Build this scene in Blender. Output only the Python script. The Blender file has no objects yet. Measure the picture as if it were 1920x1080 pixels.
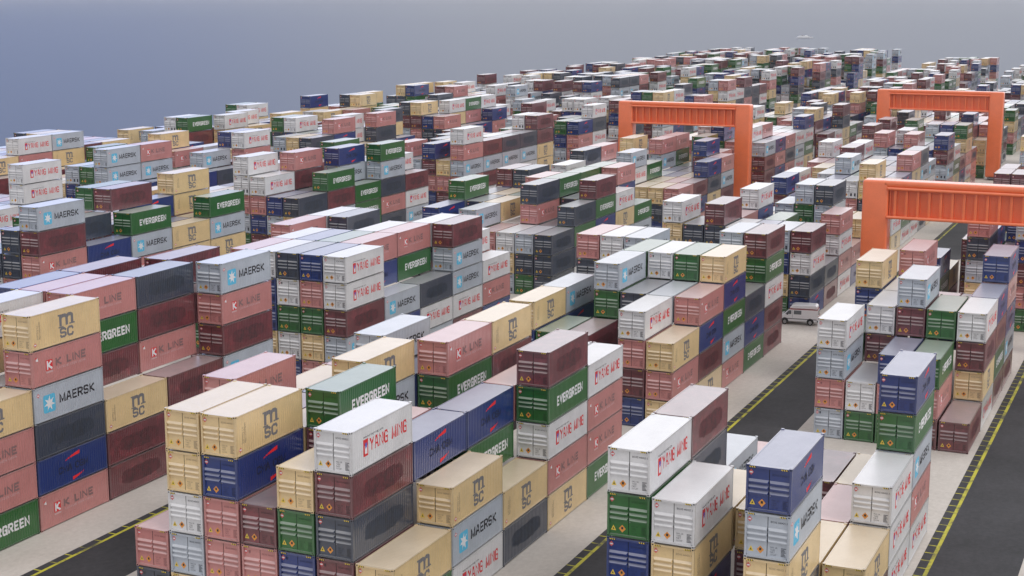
import bpy, bmesh, math, random
import numpy as np
from mathutils import Matrix, Vector

random.seed(7)
scene = bpy.context.scene
COL = scene.collection

# ------------------------------------------------------------------ yard dimensions (metres)
L, W, H = 7.3137, 2.438, 2.528        # container body
SP = 2.5644                           # stacking height
PX, PY, PER = 7.4535, 2.5714, 49.576  # pitch along a row, across rows, block to block
CAMZ = 37.011
ORI = {'R': (74.967, 15.308), 'M': (71.425, 39.424), 'L': (71.591, 71.448),
       'N': (71.6, 107.6), 'O': (71.6, 136.0), 'P': (71.6, 158.45)}
NJ = {'R': 5, 'M': 7, 'L': 7, 'N': 7, 'O': 7, 'P': 7}

# ------------------------------------------------------------------ the stacks
# block: row j = cells k0..k4, "height + colours from the top down" (unlisted colours are drawn at random)
LAY = """
R0
0 1 2CM 3WWW 5NGBKW 0
1 5NBC 2C 2 2C 0
2 1 3CM 1 2M 0
3 4WC 3CM 2 1 0
4 5WGN 5MS 3BM 2KM 0
R1
0 1M 4WMCW 4NMGM 5NKNBM 0
1 3GKM 4G 3N 3 0
2 3N 5BM 3 3 0
3 2WG 4WM 4W 5KN 0
4 4WBKB 3 5CN 3 0
R2
0 5BNMKG 4KB 3 4 0
1 3KN 3 4 3 0
2 5KSBC 4N 3 4 0
3 0 0 3MM 3 0
4 3NG 2C 0 0 0
R3
0 3KS 3 3 4 0
1 3 4 3 3 0
2 3 3 4 3 0
3 3 3 4M 3 0
4 2 3 4MK 4MK 0
M0
0 2C 3CBW 2CS 5MGWKC 4WKKG
1 5WMSM 4N 4NG 4K 4W
2 4CGN 4K 3 3 3
3 3MK 5GM 3 5KG 5CM
4 5CNKK 4 5CB 4 4
5 5CCWB 4 4 5B 4
6 2KS 5K 4 4 3
M1
0 3CKC 4KNMC 5CNGBK 3SNG 5MGWMM
1 4WKMN 4B 5G 4 5B
2 2 4 5W 4 4
3 3M 5BG 5GB 4 4
4 3G 2 4 5B 4
5 4CN 4BN 3 5W 4
6 3 3 3 5KS 4
M2
0 4MWSN 2SM 4KWKW 2KN 3CK
1 4BNCG 3 3 5SB 3
2 4NS 4G 3 5BG 3
3 4W 3 3 4B 3
4 5MS 4K 5WN 3 3
5 4S 3 3 3 3
6 5WCN 3 3 3 3
L0
0 4CKKG 6CKBSNK 3CMM 3M 6BKMB
1 4 4 6KGM 6SMK 5
2 5 6W 6K 5 6M
3 4 5 6NK 6M 4
4 4 4 5 5 4
5 4 5 4 4 4
6 4 4 5 4 4
L1
0 5WWMBK 3BNW 3SW 5MBBWM 3WKN
1 5NKGCK 5KN 5KG 5W 4W
2 5SWGWN 5G 5W 4 4
3 5WNNC 5N 4 4 3
4 5K 5W 4 4 4
5 4 4 4 5S 3
6 4 4 5K 5W 3
L2
0 3SSS 4SGS 5MGN 4WC 3GB
1 3BSG 3S 4S 3 5KN
2 3WCB 5SK 5G 5G 5G
3 3KK 3W 5K 4 4
4 4B 4C 4G 4M 5W
5 3 4S 4C 5S 4
6 4N 5GN 4 5M 4
L3
0 3KN 3MN 4NSC 4KBM 0
1 3CSN 3K 3C 5NM 4K
2 3CS 3C 3N 3 5G
3 5BWM 4G 3 3 3
4 4W 4B 3 5KB 5KG
5 4K 4 4 4 4
6 5S 5K 4 5CK 3
L4
0 4BMM 4NKN 4KSK 4WBW 5NWGC
1 5WW 5K 4K 4W 4G
2 4KM 4 4 4W 4
3 5NG 4 4 4 4
4 5W 4 4 4 4
5 4 4 4 4 4
6 4 4 4 4 4
N1
0 6BMKN 4NK 5GBK 4C 5GBC
1 5SSK 5S 6MG 4N 4CN
2 4 5K 6GN 5N 6CC
3 4 5 4 4 4
4 4 4 4 4 5
5 4 4 4 4 4
6 5 4 4 4 4
N2
0 4SC 5GM 4GG 6GBSKS 4MWB
1 4NB 4S 6NB 5B 5W
2 5WKNM 6KM 4 5 4
3 6WWKBG 4 5 6G 4
4 4K 4 4 4 4
5 4 4 5 4 5
6 4 4 4 4 4
N3
0 6WKB 5MB 5SB 5SB 6MM
1 4CK 4 5W 4 6W
2 5NMKN 5 4 5 4
3 4BK 5 4 4 4
4 5K 4 4 5 5
5 4 5 4 4 4
6 5 4 4 4 5
O1
0 4N 4B 4C 4W 6WWN
1 4 4 4 4 4
2 4 4 4 4 4
3 4 4 4 4 4
4 4 4 4 4 4
5 4 4 4 4 4
6 4 4 4 4 4
O2
0 4N 4NC 4 4S 6WK
1 6BBN 6KBN 4 5B 6NC
2 5G 5G 4 4 4
3 5BN 4 4 5 5W
4 4 4 5K 6CGM 4
5 4 4 4 5 5
6 4 4 4 5 5
O3
0 5S 6KN 4 6KS 4NG
1 5 5N 6WW 5 6SC
2 5BS 5 5S 5G 5
3 5 6WN 5W 5 5
4 5 6GS 5 5B 5
5 5 5 5 5 5
6 5 5K 6 5 5
O4
0 5K 5 4 5 5
1 5 6WC 6GK 6WK 5W
2 6CM 5 5 5 5
3 6SM 5 5N 5 5
4 5 5 5C 5G 5
5 5 5 5 6 5
6 5 5 5 5 5
L5
0 3MM 3WK 5MSC 3GM 3SW
1 5CM 4N 4 4 3
2 5B 4 5S 4 3
3 4K 4 4 5M 4
4 3 4 4 4 4
5 3 4 5 4 4
6 5WC 4M 4C 4 4
M3
0 4 4 5KC 5SB 4
1 5CC 4 4 4 4
2 4 4 4 4S 4
3 4 5BB 4 4 4
4 3 4 4 5M 5W
5 3 3 4C 4 4
6 4NM 4WN 3 4 5WB
M4
0 5NMB 4WGC 3MN 5GCKWC 3SKK
1 4N 4 4 5N 3
2 5K 4 4 5B 4
3 4N 5W 4 4 4
4 5KB 4 4 4 5G
5 4 4 4 4 4
6 4 4 5M 4 5M
M5
0 3CCG 4 3 4 3SM
1 5NM 4N 4 4 3
2 4 4 5M 4 4K
3 4 4 4 4 4
4 4 4 5M 4 4
5 4 4 4 4 4
6 5SM 5C 4 5WN 4
M6
0 4GCKG 3SB 3NN 4 4
1 3 4G 4 4 4
2 4K 4 4 3 4
3 4 3 5 4 4
4 4M 4 4 4 4
5 4 4 4 5 4
6 4 4 4 4 5
N5
0 6C 6W 5 4 5
1 6G 5 5 5 4
2 6N 5 4 5 6S
3 5 5 5 5 5
4 5 4 5 5 5
5 5 5 4 5 5
6 5 5 5 5 5
N6
0 6KWC 5WS 6MSK 5SS 5MWS
1 6BC 4 5 4 5
2 5 5 4 5 4
3 5 5 5 5 5
4 5 5 5 5 5
5 5 4 5 5 5
6 5 5 5 5 5
O6
0 5 6SB 5 5 5
1 5 5 5 6GG 5
2 5 5 5 5 5
3 5 5 5 5 5
4 5 5 5 5 5
5 5 5 5 5 5
6 5 5 5 5 5
O7
0 5 6WCS 5 5 5
1 5 5 5 6GSG 5
2 5 5 5 5 5
3 5 5 5 5 5
4 6M 5 6N 5 5
5 5 5 5 5 5
6 5 5 5 5 5
O8
0 5N 5GG 5 5 5
1 5 5 6G 5 5
2 5 6MG 5 5 6CN
3 5 5 5 5 5
4 5 5 6W 5 5
5 5 5 5 5 5
6 5 5 5 5 5
P8
0 5 5 5 5 5
1 5 5 5 5 5
2 5M 5 5N 5 5
3 5 6C 5 5 5
4 5 6G 5 5 6S
5 5 5 5 5 5
6 4 4 4 4 4
P1
0 4 4 4 4 4
1 4 4 4 4 4
2 4 4 4 4 4
3 4 4 4 4 4
4 4 4 4 4 4
5 4 4 4 4 4
6 4 4 4 4 4
P2
0 4 4 4 5GB 4N
1 5CB 6WK 6BC 4 4
2 5W 5 6CC 5M 5CC
3 5 5 6SN 5 5
4 4 5 5 5 5K
5 4 4 5 4 5
6 4 4 4 5 4
P3
0 5 6WC 5 5 5
1 6GM 5 6WN 5 5
2 6WB 5M 5 5M 5S
3 5 5 5 5 5
4 5B 5W 5 5 6WC
5 4 5N 5 4 6GC
6 4 4 5 4 4
P4
0 5 5 5G 4 5W
1 5 5K 5 5G 4
2 5 4 6C 5 4C
3 5 5 6S 6C 4
4 5 4 5 5 4
5 4 6NC 4 4 4
6 4 4 4 4 4
P5
0 6K 5K 5B 5C 5W
1 6M 5K 5C 5N 5M
2 5 5 6W 5 5
3 5 5 5G 5 5
4 6NG 5 6C 5 4
5 6CS 6C 4 4 4
6 4 4 4 4 4
"""
COLS = 'WMGBCNSK'
given = {}
blk = None
for line in LAY.strip().split('\n'):
    t = line.split()
    if t[0][0].isalpha():
        blk = (t[0][0], int(t[0][1:]))
    else:
        for k, s in enumerate(t[1:]):
            given[blk + (k, int(t[0]))] = s
rng = random.Random(21)
STACK = {}                       # (block, bx, k, j) -> colours from the ground up
for b in 'RMLNOP':
    for bx in range(0, 11):
        if b == 'R' and bx > 9: continue
        for j in range(NJ[b]):
            for k in range(5):
                key = (b, bx, k, j)
                s = given.get(key)
                if s is None:
                    if b == 'R' and k == 4: s = '0'
                    elif b in 'RM': s = str(rng.choice((1, 2, 3, 3, 4, 4, 5, 5)))
                    elif b == 'L': s = str(rng.choice((2, 3, 3, 4, 5, 5)))
                    else: s = str(rng.choice((2, 3, 4, 4, 5, 5, 6, 6)))
                    if bx == 0 and b in 'NOP': s = str(rng.choice((4, 5)))
                if b in 'NOP' and bx >= 3 and s in ('4', '5'): s = str(rng.choice((3, 4, 4, 5, 5)) if bx < 6 else rng.choice((2, 3, 4, 4, 5, 6, 6)))
                n = int(s[0]); c = list(s[1:1 + n])
                while len(c) < n: c.append(rng.choice(COLS))
                STACK[key] = c[::-1]

def cell(b, bx, k, j):
    x0, y0 = ORI[b]
    return x0 + bx * PER + k * PX, y0 + j * PY

# ------------------------------------------------------------------ camera
f_px, YAW, PITCH, ROLL = 2871.504, math.radians(24.2247), math.radians(10.9638), math.radians(-0.0312)
cy, sy, cp, sp = math.cos(YAW), math.sin(YAW), math.cos(PITCH), math.sin(PITCH)
fw = np.array([cy * cp, sy * cp, -sp]); rt = np.array([sy, -cy, 0.0]); dn = np.cross(fw, rt)
cr, sr = math.cos(ROLL), math.sin(ROLL)
r2, d2 = cr * rt + sr * dn, -sr * rt + cr * dn
CAM = np.array([0, 0, CAMZ])
cam_d = bpy.data.cameras.new('camera'); cam = bpy.data.objects.new('camera', cam_d); COL.objects.link(cam)
m = Matrix.Identity(4)
for i in range(3):
    m[i][0], m[i][1], m[i][2], m[i][3] = r2[i], -d2[i], -fw[i], CAM[i]
cam.matrix_world = m
cam_d.sensor_width = 36; cam_d.lens = 36 * f_px / 1920
cam_d.clip_start = 0.5; cam_d.clip_end = 40000
scene.camera = cam
RV = np.array([r2, d2, fw])
def project(P):
    c = (P - CAM) @ RV.T
    return 960 + f_px * c[..., 0] / c[..., 2], 540 + f_px * c[..., 1] / c[..., 2]

# ------------------------------------------------------------------ helpers
def tag(o, label=None, cat=None, group=None, kind=None):
    if label: o['label'] = label
    if cat: o['category'] = cat
    if group: o['group'] = group
    if kind: o['kind'] = kind
    return o

def link(name, mesh, parent=None):
    o = bpy.data.objects.new(name, mesh); COL.objects.link(o)
    if parent: o.parent = parent
    return o

def empty(name, loc=(0, 0, 0), rz=0):
    o = bpy.data.objects.new(name, None); COL.objects.link(o)
    o.location = loc; o.rotation_euler = (0, 0, rz); o.empty_display_size = 0.3
    return o

class MB:
    """collects polygons with a material index"""
    def __init__(s): s.v = []; s.f = []; s.m = []
    def poly(s, pts, mi=0):
        n = len(s.v); s.v += [tuple(p) for p in pts]; s.f.append(tuple(range(n, n + len(pts)))); s.m.append(mi)
    def box(s, a, b, mi=0, skip=''):
        (x0, y0, z0), (x1, y1, z1) = a, b
        F = {'d': [(x0, y0, z0), (x0, y1, z0), (x1, y1, z0), (x1, y0, z0)],
             'u': [(x0, y0, z1), (x1, y0, z1), (x1, y1, z1), (x0, y1, z1)],
             'f': [(x0, y0, z0), (x0, y0, z1), (x0, y1, z1), (x0, y1, z0)],
             'b': [(x1, y0, z0), (x1, y1, z0), (x1, y1, z1), (x1, y0, z1)],
             'r': [(x0, y0, z0), (x1, y0, z0), (x1, y0, z1), (x0, y0, z1)],
             'l': [(x0, y1, z0), (x0, y1, z1), (x1, y1, z1), (x1, y1, z0)]}
        for k, q in F.items():
            if k not in skip: s.poly(q, mi)
    def add(s, vs, fs, mi=0):
        n = len(s.v); s.v += [tuple(v) for v in vs]
        for f in fs: s.f.append(tuple(i + n for i in f)); s.m.append(mi)
    def mesh(s, name, mats, smooth=False):
        me = bpy.data.meshes.new(name); me.from_pydata(s.v, [], s.f)
        for mt in mats: me.materials.append(mt)
        me.polygons.foreach_set('material_index', s.m)
        if smooth: me.polygons.foreach_set('use_smooth', [True] * len(s.f))
        me.update(); return me

def rounded(b, r, seg=3):
    bmesh.ops.bevel(b, geom=list(b.edges), offset=r, segments=seg, profile=0.5, affect='EDGES')

# ------------------------------------------------------------------ materials
def newmat(name):
    mt = bpy.data.materials.new(name); mt.use_nodes = True
    return mt, mt.node_tree, mt.node_tree.nodes['Principled BSDF']

def paint(name, rgb, rough=0.30, var=0.10, dirt=0.25, rust=None, spec=0.5, dust_skylight=0.30):
    """weathered paint: slow tint drift, fine grime, optional rust blotches"""
    mt, nt, bs = newmat(name); N, K = nt.nodes, nt.links
    geo = N.new('ShaderNodeNewGeometry')
    n1 = N.new('ShaderNodeTexNoise'); n1.inputs['Scale'].default_value = 0.55; n1.inputs['Detail'].default_value = 6; n1.inputs['Roughness'].default_value = 0.65
    K.new(geo.outputs['Position'], n1.inputs['Vector'])
    n2 = N.new('ShaderNodeTexNoise'); n2.inputs['Scale'].default_value = 7; n2.inputs['Detail'].default_value = 5
    K.new(geo.outputs['Position'], n2.inputs['Vector'])
    hv = N.new('ShaderNodeHueSaturation'); hv.inputs['Color'].default_value = (*rgb, 1)
    mr = N.new('ShaderNodeMapRange'); mr.inputs[1].default_value = 0.3; mr.inputs[2].default_value = 0.7
    mr.inputs[3].default_value = 1 - var; mr.inputs[4].default_value = 1 + var
    K.new(n1.outputs['Fac'], mr.inputs[0]); K.new(mr.outputs[0], hv.inputs['Value'])
    mx = N.new('ShaderNodeMix'); mx.data_type = 'RGBA'
    mx.inputs['B'].default_value = (*[c * 0.55 + 0.03 for c in rgb], 1)
    r2_ = N.new('ShaderNodeMapRange'); r2_.inputs[1].default_value = 0.52; r2_.inputs[2].default_value = 0.8
    r2_.inputs[3].default_value = 0; r2_.inputs[4].default_value = dirt
    K.new(n2.outputs['Fac'], r2_.inputs[0]); K.new(r2_.outputs[0], mx.inputs['Factor'])
    K.new(hv.outputs['Color'], mx.inputs['A'])
    out = mx.outputs['Result']
    if rust:
        n3 = N.new('ShaderNodeTexNoise'); n3.inputs['Scale'].default_value = 1.1; n3.inputs['Detail'].default_value = 8; n3.inputs['Roughness'].default_value = 0.7
        K.new(geo.outputs['Position'], n3.inputs['Vector'])
        m3 = N.new('ShaderNodeMix'); m3.data_type = 'RGBA'; m3.inputs['B'].default_value = (*rust, 1)
        r3 = N.new('ShaderNodeMapRange'); r3.inputs[1].default_value = 0.5; r3.inputs[2].default_value = 0.66; r3.inputs[4].default_value = 0.75
        K.new(n3.outputs['Fac'], r3.inputs[0]); K.new(r3.outputs[0], m3.inputs['Factor']); K.new(out, m3.inputs['A'])
        out = m3.outputs['Result']
    # painted-in sky reflection plus pale dusting on upward faces (roofs, ledges of the doors)
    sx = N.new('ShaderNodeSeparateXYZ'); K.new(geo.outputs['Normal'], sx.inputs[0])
    du = N.new('ShaderNodeMapRange'); du.inputs[1].default_value = 0.42; du.inputs[2].default_value = 0.75; du.inputs[3].default_value = 0; du.inputs[4].default_value = dust_skylight
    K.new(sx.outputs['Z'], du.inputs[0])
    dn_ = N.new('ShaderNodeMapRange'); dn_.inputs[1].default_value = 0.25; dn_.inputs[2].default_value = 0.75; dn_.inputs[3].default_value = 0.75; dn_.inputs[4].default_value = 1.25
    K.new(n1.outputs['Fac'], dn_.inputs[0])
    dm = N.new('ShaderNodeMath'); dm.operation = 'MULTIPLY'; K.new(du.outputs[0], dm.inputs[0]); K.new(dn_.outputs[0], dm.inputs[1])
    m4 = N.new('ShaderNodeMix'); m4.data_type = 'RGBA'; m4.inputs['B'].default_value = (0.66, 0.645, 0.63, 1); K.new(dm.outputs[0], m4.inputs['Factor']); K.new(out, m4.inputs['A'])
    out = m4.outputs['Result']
    K.new(out, bs.inputs['Base Color'])
    rr = N.new('ShaderNodeMapRange'); rr.inputs[3].default_value = rough - 0.06; rr.inputs[4].default_value = rough + 0.12
    K.new(n2.outputs['Fac'], rr.inputs[0]); K.new(rr.outputs[0], bs.inputs['Roughness'])
    bs.inputs['Specular IOR Level'].default_value = spec
    bs.inputs['Coat Weight'].default_value = 1.0; bs.inputs['Coat Roughness'].default_value = 0.22; bs.inputs['Coat IOR'].default_value = 1.5
    return mt

def flat(name, rgb, rough=0.5, metal=0.0):
    mt, nt, bs = newmat(name)
    bs.inputs['Base Color'].default_value = (*rgb, 1); bs.inputs['Roughness'].default_value = rough; bs.inputs['Metallic'].default_value = metal
    return mt

BASE = {'W': (0.66, 0.66, 0.675), 'M': (0.135, 0.032, 0.041), 'G': (0.010, 0.110, 0.016), 'B': (0.42, 0.465, 0.53),
        'C': (0.70, 0.52, 0.27), 'N': (0.006, 0.027, 0.165), 'S': (0.033, 0.046, 0.078), 'K': (0.50, 0.205, 0.195)}
ROOFP = None
WORD = {'W': 'white', 'M': 'maroon', 'G': 'green', 'B': 'pale blue', 'C': 'cream', 'N': 'navy', 'S': 'slate', 'K': 'pink'}
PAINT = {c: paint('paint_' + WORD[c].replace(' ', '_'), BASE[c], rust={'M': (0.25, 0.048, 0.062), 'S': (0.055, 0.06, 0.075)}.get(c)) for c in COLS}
def dusty_sheen(mt):  # roof copy: added sheen imitates sky reflection on top of the dusting
    r = mt.copy(); r.name = mt.name + '_dusty_sheen_roof'; b = r.node_tree.nodes['Principled BSDF']
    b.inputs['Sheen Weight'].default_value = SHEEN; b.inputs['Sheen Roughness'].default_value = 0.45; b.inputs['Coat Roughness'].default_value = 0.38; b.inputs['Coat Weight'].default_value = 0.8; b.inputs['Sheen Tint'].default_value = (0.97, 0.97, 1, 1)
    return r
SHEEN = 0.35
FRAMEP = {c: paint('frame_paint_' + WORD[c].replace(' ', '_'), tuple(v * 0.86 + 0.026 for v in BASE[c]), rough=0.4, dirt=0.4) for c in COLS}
ROOFP = {c: dusty_sheen(PAINT[c]) for c in COLS}
INKRGB = {'W': (0.05, 0.05, 0.06), 'M': (0.045, 0.022, 0.026), 'G': (0.008, 0.05, 0.012), 'B': (0.04, 0.045, 0.06), 'C': (0.30, 0.23, 0.15),
          'N': (0.008, 0.014, 0.06), 'S': (0.025, 0.027, 0.034), 'K': (0.24, 0.10, 0.10)}
INK = {c: flat('ink_' + WORD[c].replace(' ', '_'), INKRGB[c]) for c in COLS}
DARK = flat('dark_gap', (0.008, 0.008, 0.009), 0.9)
RED = flat('red_print', (0.62, 0.025, 0.03)); WHITE = flat('white_print', (0.72, 0.72, 0.74)); BLACK = flat('black_print', (0.02, 0.02, 0.025))
CYAN = flat('cyan_print', (0.10, 0.46, 0.68)); BLUE = flat('blue_print', (0.08, 0.12, 0.5)); GREYP = flat('grey_print', (0.17, 0.165, 0.175))
KGREY = flat('grey_lettering', (0.22, 0.13, 0.13)); PALE = flat('pale_print', (0.55, 0.36, 0.36)); NINK = flat('dark_lettering', (0.010, 0.014, 0.05))
SWOOSH = flat('red_swoosh', (0.75, 0.02, 0.025)); YELLOW = flat('yellow_label', (0.72, 0.52, 0.06)); ORANGE = flat('orange_label', (0.66, 0.27, 0.05))
DIAM = flat('red_label', (0.60, 0.10, 0.11)); STEEL = flat('casting_steel', (0.30, 0.30, 0.32), 0.5)

def smudge_mat(name, dark, under):
    """old lettering worn down to a ragged dark patch: soft-edged print over the paint"""
    mt, nt, bs = newmat(name); N, K = nt.nodes, nt.links
    tc = N.new('ShaderNodeTexCoord')
    n = N.new('ShaderNodeTexNoise'); n.inputs['Scale'].default_value = 2.2; n.inputs['Detail'].default_value = 6; n.inputs['Roughness'].default_value = 0.7
    K.new(tc.outputs['Object'], n.inputs['Vector'])
    mr = N.new('ShaderNodeMapRange'); mr.inputs[1].default_value = 0.36; mr.inputs[2].default_value = 0.58
    K.new(n.outputs['Fac'], mr.inputs[0])
    mx = N.new('ShaderNodeMix'); mx.data_type = 'RGBA'; mx.inputs['A'].default_value = (*dark, 1); mx.inputs['B'].default_value = (*under, 1)
    K.new(mr.outputs[0], mx.inputs['Factor']); K.new(mx.outputs['Result'], bs.inputs['Base Color']); bs.inputs['Roughness'].default_value = 0.55
    return mt
SMUDGE = {'M': smudge_mat('smudge_maroon', (0.062, 0.026, 0.030), (0.118, 0.030, 0.038)), 'S': smudge_mat('smudge_slate', (0.027, 0.033, 0.046), (0.032, 0.043, 0.068))}

# ------------------------------------------------------------------ lettering as flat polygons
def text_poly(s, size, bold=0.0, res=2, sx=1.0):
    cu = bpy.data.curves.new('lettering', 'FONT'); cu.body = s; cu.size = size; cu.offset = bold; cu.resolution_u = res; cu.fill_mode = 'FRONT'
    ob = bpy.data.objects.new('lettering', cu)
    me = bpy.data.meshes.new_from_object(ob)
    vs = [(v.co.x * sx, v.co.y) for v in me.vertices]; fs = [tuple(p.vertices) for p in me.polygons]
    bpy.data.objects.remove(ob); bpy.data.meshes.remove(me); bpy.data.curves.remove(cu)
    return vs, fs
GLYPH = {'A': [[(0, 0), (.36, 1), (.64, 1), (1, 0)], [(.2, .36), (.8, .36)]], 'C': [[(1, .78), (.82, 1), (.2, 1), (0, .8), (0, .2), (.2, 0), (.82, 0), (1, .22)]],
         'E': [[(1, 1), (0, 1), (0, 0), (1, 0)], [(0, .5), (.85, .5)]], 'G': [[(1, .8), (.8, 1), (.2, 1), (0, .8), (0, .2), (.2, 0), (1, 0), (1, .48), (.55, .48)]],
         'I': [[(0, 0), (0, 1)]], 'K': [[(0, 0), (0, 1)], [(1, 1), (.12, .5), (1, 0)]], 'L': [[(0, 1), (0, 0), (1, 0)]], 'M': [[(0, 0), (0, 1), (.5, .12), (1, 1), (1, 0)]],
         'N': [[(0, 0), (0, 1), (1, 0), (1, 1)]], 'R': [[(0, 0), (0, 1), (.8, 1), (1, .85), (1, .62), (.8, .46), (0, .46)], [(.5, .46), (1, 0)]],
         'S': [[(1, .82), (.82, 1), (.18, 1), (0, .84), (0, .64), (.16, .52), (.84, .48), (1, .36), (1, .16), (.82, 0), (.18, 0), (0, .18)]],
         'm': [[(0, 0), (0, 1)], [(0, .78), (.2, 1), (.4, 1), (.52, .84), (.52, 0)], [(.52, .78), (.68, 1), (.88, 1), (1, .84), (1, 0)]],
         'V': [[(0, 1), (.5, 0), (1, 1)]], 'Y': [[(0, 1), (.5, .48), (1, 1)], [(.5, .48), (.5, 0)]]}
GW = {'I': 0.0, 'M': 1.15, 'E': .85, 'L': .8, ' ': .55}
def strokes(word, x0, x1, z0, z1, th, gap=0.42):
    """block capitals drawn as mitred strokes; each further stroke of a letter lies a hair above the first"""
    adv = [GW.get(ch, 1.0) for ch in word]; tot = sum(adv) + gap * (len(word) - 1)
    wx = (x1 - x0 - th) / tot; hz = z1 - z0 - th; out = []; x = x0 + th / 2
    for ch, a_ in zip(word, adv):
        for li, pl in enumerate(GLYPH.get(ch, [])):
            P = [Vector((x + px_ * a_ * wx, z0 + th / 2 + pz * hz)) for px_, pz in pl]
            vs, fs = [], []
            for i, p in enumerate(P):
                d1 = (p - P[i - 1]).normalized() if i else (P[1] - P[0]).normalized()
                d2 = (P[i + 1] - p).normalized() if i < len(P) - 1 else d1
                t = (d1 + d2); t = t.normalized() if t.length > .2 else d1
                nrm = Vector((-t.y, t.x)); c_ = max(.55, nrm.dot(Vector((-d1.y, d1.x)))); e = th / 2 / c_
                q = p.copy()
                if i == 0 and li == 0: q = q - d1 * th * .35
                if i == len(P) - 1: q = q + d1 * th * .35
                vs += [tuple(q + nrm * e), tuple(q - nrm * e)]
            for i in range(len(P) - 1): fs.append((2 * i, 2 * i + 1, 2 * i + 3, 2 * i + 2))
            out.append((vs, fs, li))
        x += (a_ + gap) * wx
    return out
def fit(vs, x0, x1, z0, z1):
    xs = [v[0] for v in vs]; zs = [v[1] for v in vs]
    a, b, c, d = min(xs), max(xs), min(zs), max(zs)
    return [(x0 + (x - a) / (b - a) * (x1 - x0), z0 + (z - c) / (d - c) * (z1 - z0)) for x, z in vs]
def rect(x0, x1, z0, z1): return [(x0, z0), (x1, z0), (x1, z1), (x0, z1)], [(0, 1, 2, 3)]
def ngon(pts): return list(pts), [tuple(range(len(pts)))]
def ring(cx, cz, r, n=14, a0=0): return ngon([(cx + r * math.cos(a0 + 2 * math.pi * i / n), cz + r * math.sin(a0 + 2 * math.pi * i / n)) for i in range(n)])
def star(cx, cz, ro, ri, n=7):
    pts = [(cx + (ro if i % 2 == 0 else ri) * math.sin(math.pi * i / n), cz + (ro if i % 2 == 0 else ri) * math.cos(math.pi * i / n)) for i in range(2 * n)]
    vs = [(cx, cz)] + pts
    return vs, [(0, 1 + (i + 1) % (2 * n), 1 + i) for i in range(2 * n)]
def rrect(x0, x1, z0, z1, r):
    pts = []
    for cx, cz, a in ((x1 - r, z0 + r, -90), (x1 - r, z1 - r, 0), (x0 + r, z1 - r, 90), (x0 + r, z0 + r, 180)):
        for i in range(4): t = math.radians(a + 30 * i); pts.append((cx + r * math.cos(t), cz + r * math.sin(t)))
    return ngon(pts)
def swoosh(x0, z0, x1, z1, th):
    """a swept wedge that thins towards its first end, cut by gaps"""
    vs, fs = [], []
    cuts = [(0, .12), (.17, .30), (.34, 1.0)]
    for a, b in cuts:
        n = 6; base = len(vs)
        for i in range(n + 1):
            t = a + (b - a) * i / n; x = x0 + (x1 - x0) * t; z = z0 + (z1 - z0) * (t ** 0.55); w = th * (0.25 + 0.75 * t) * 0.5
            vs += [(x, z - w), (x + 0.02, z + w)]
        for i in range(n): fs.append((base + 2 * i, base + 2 * i + 2, base + 2 * i + 3, base + 2 * i + 1))
    return vs, fs

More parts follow.
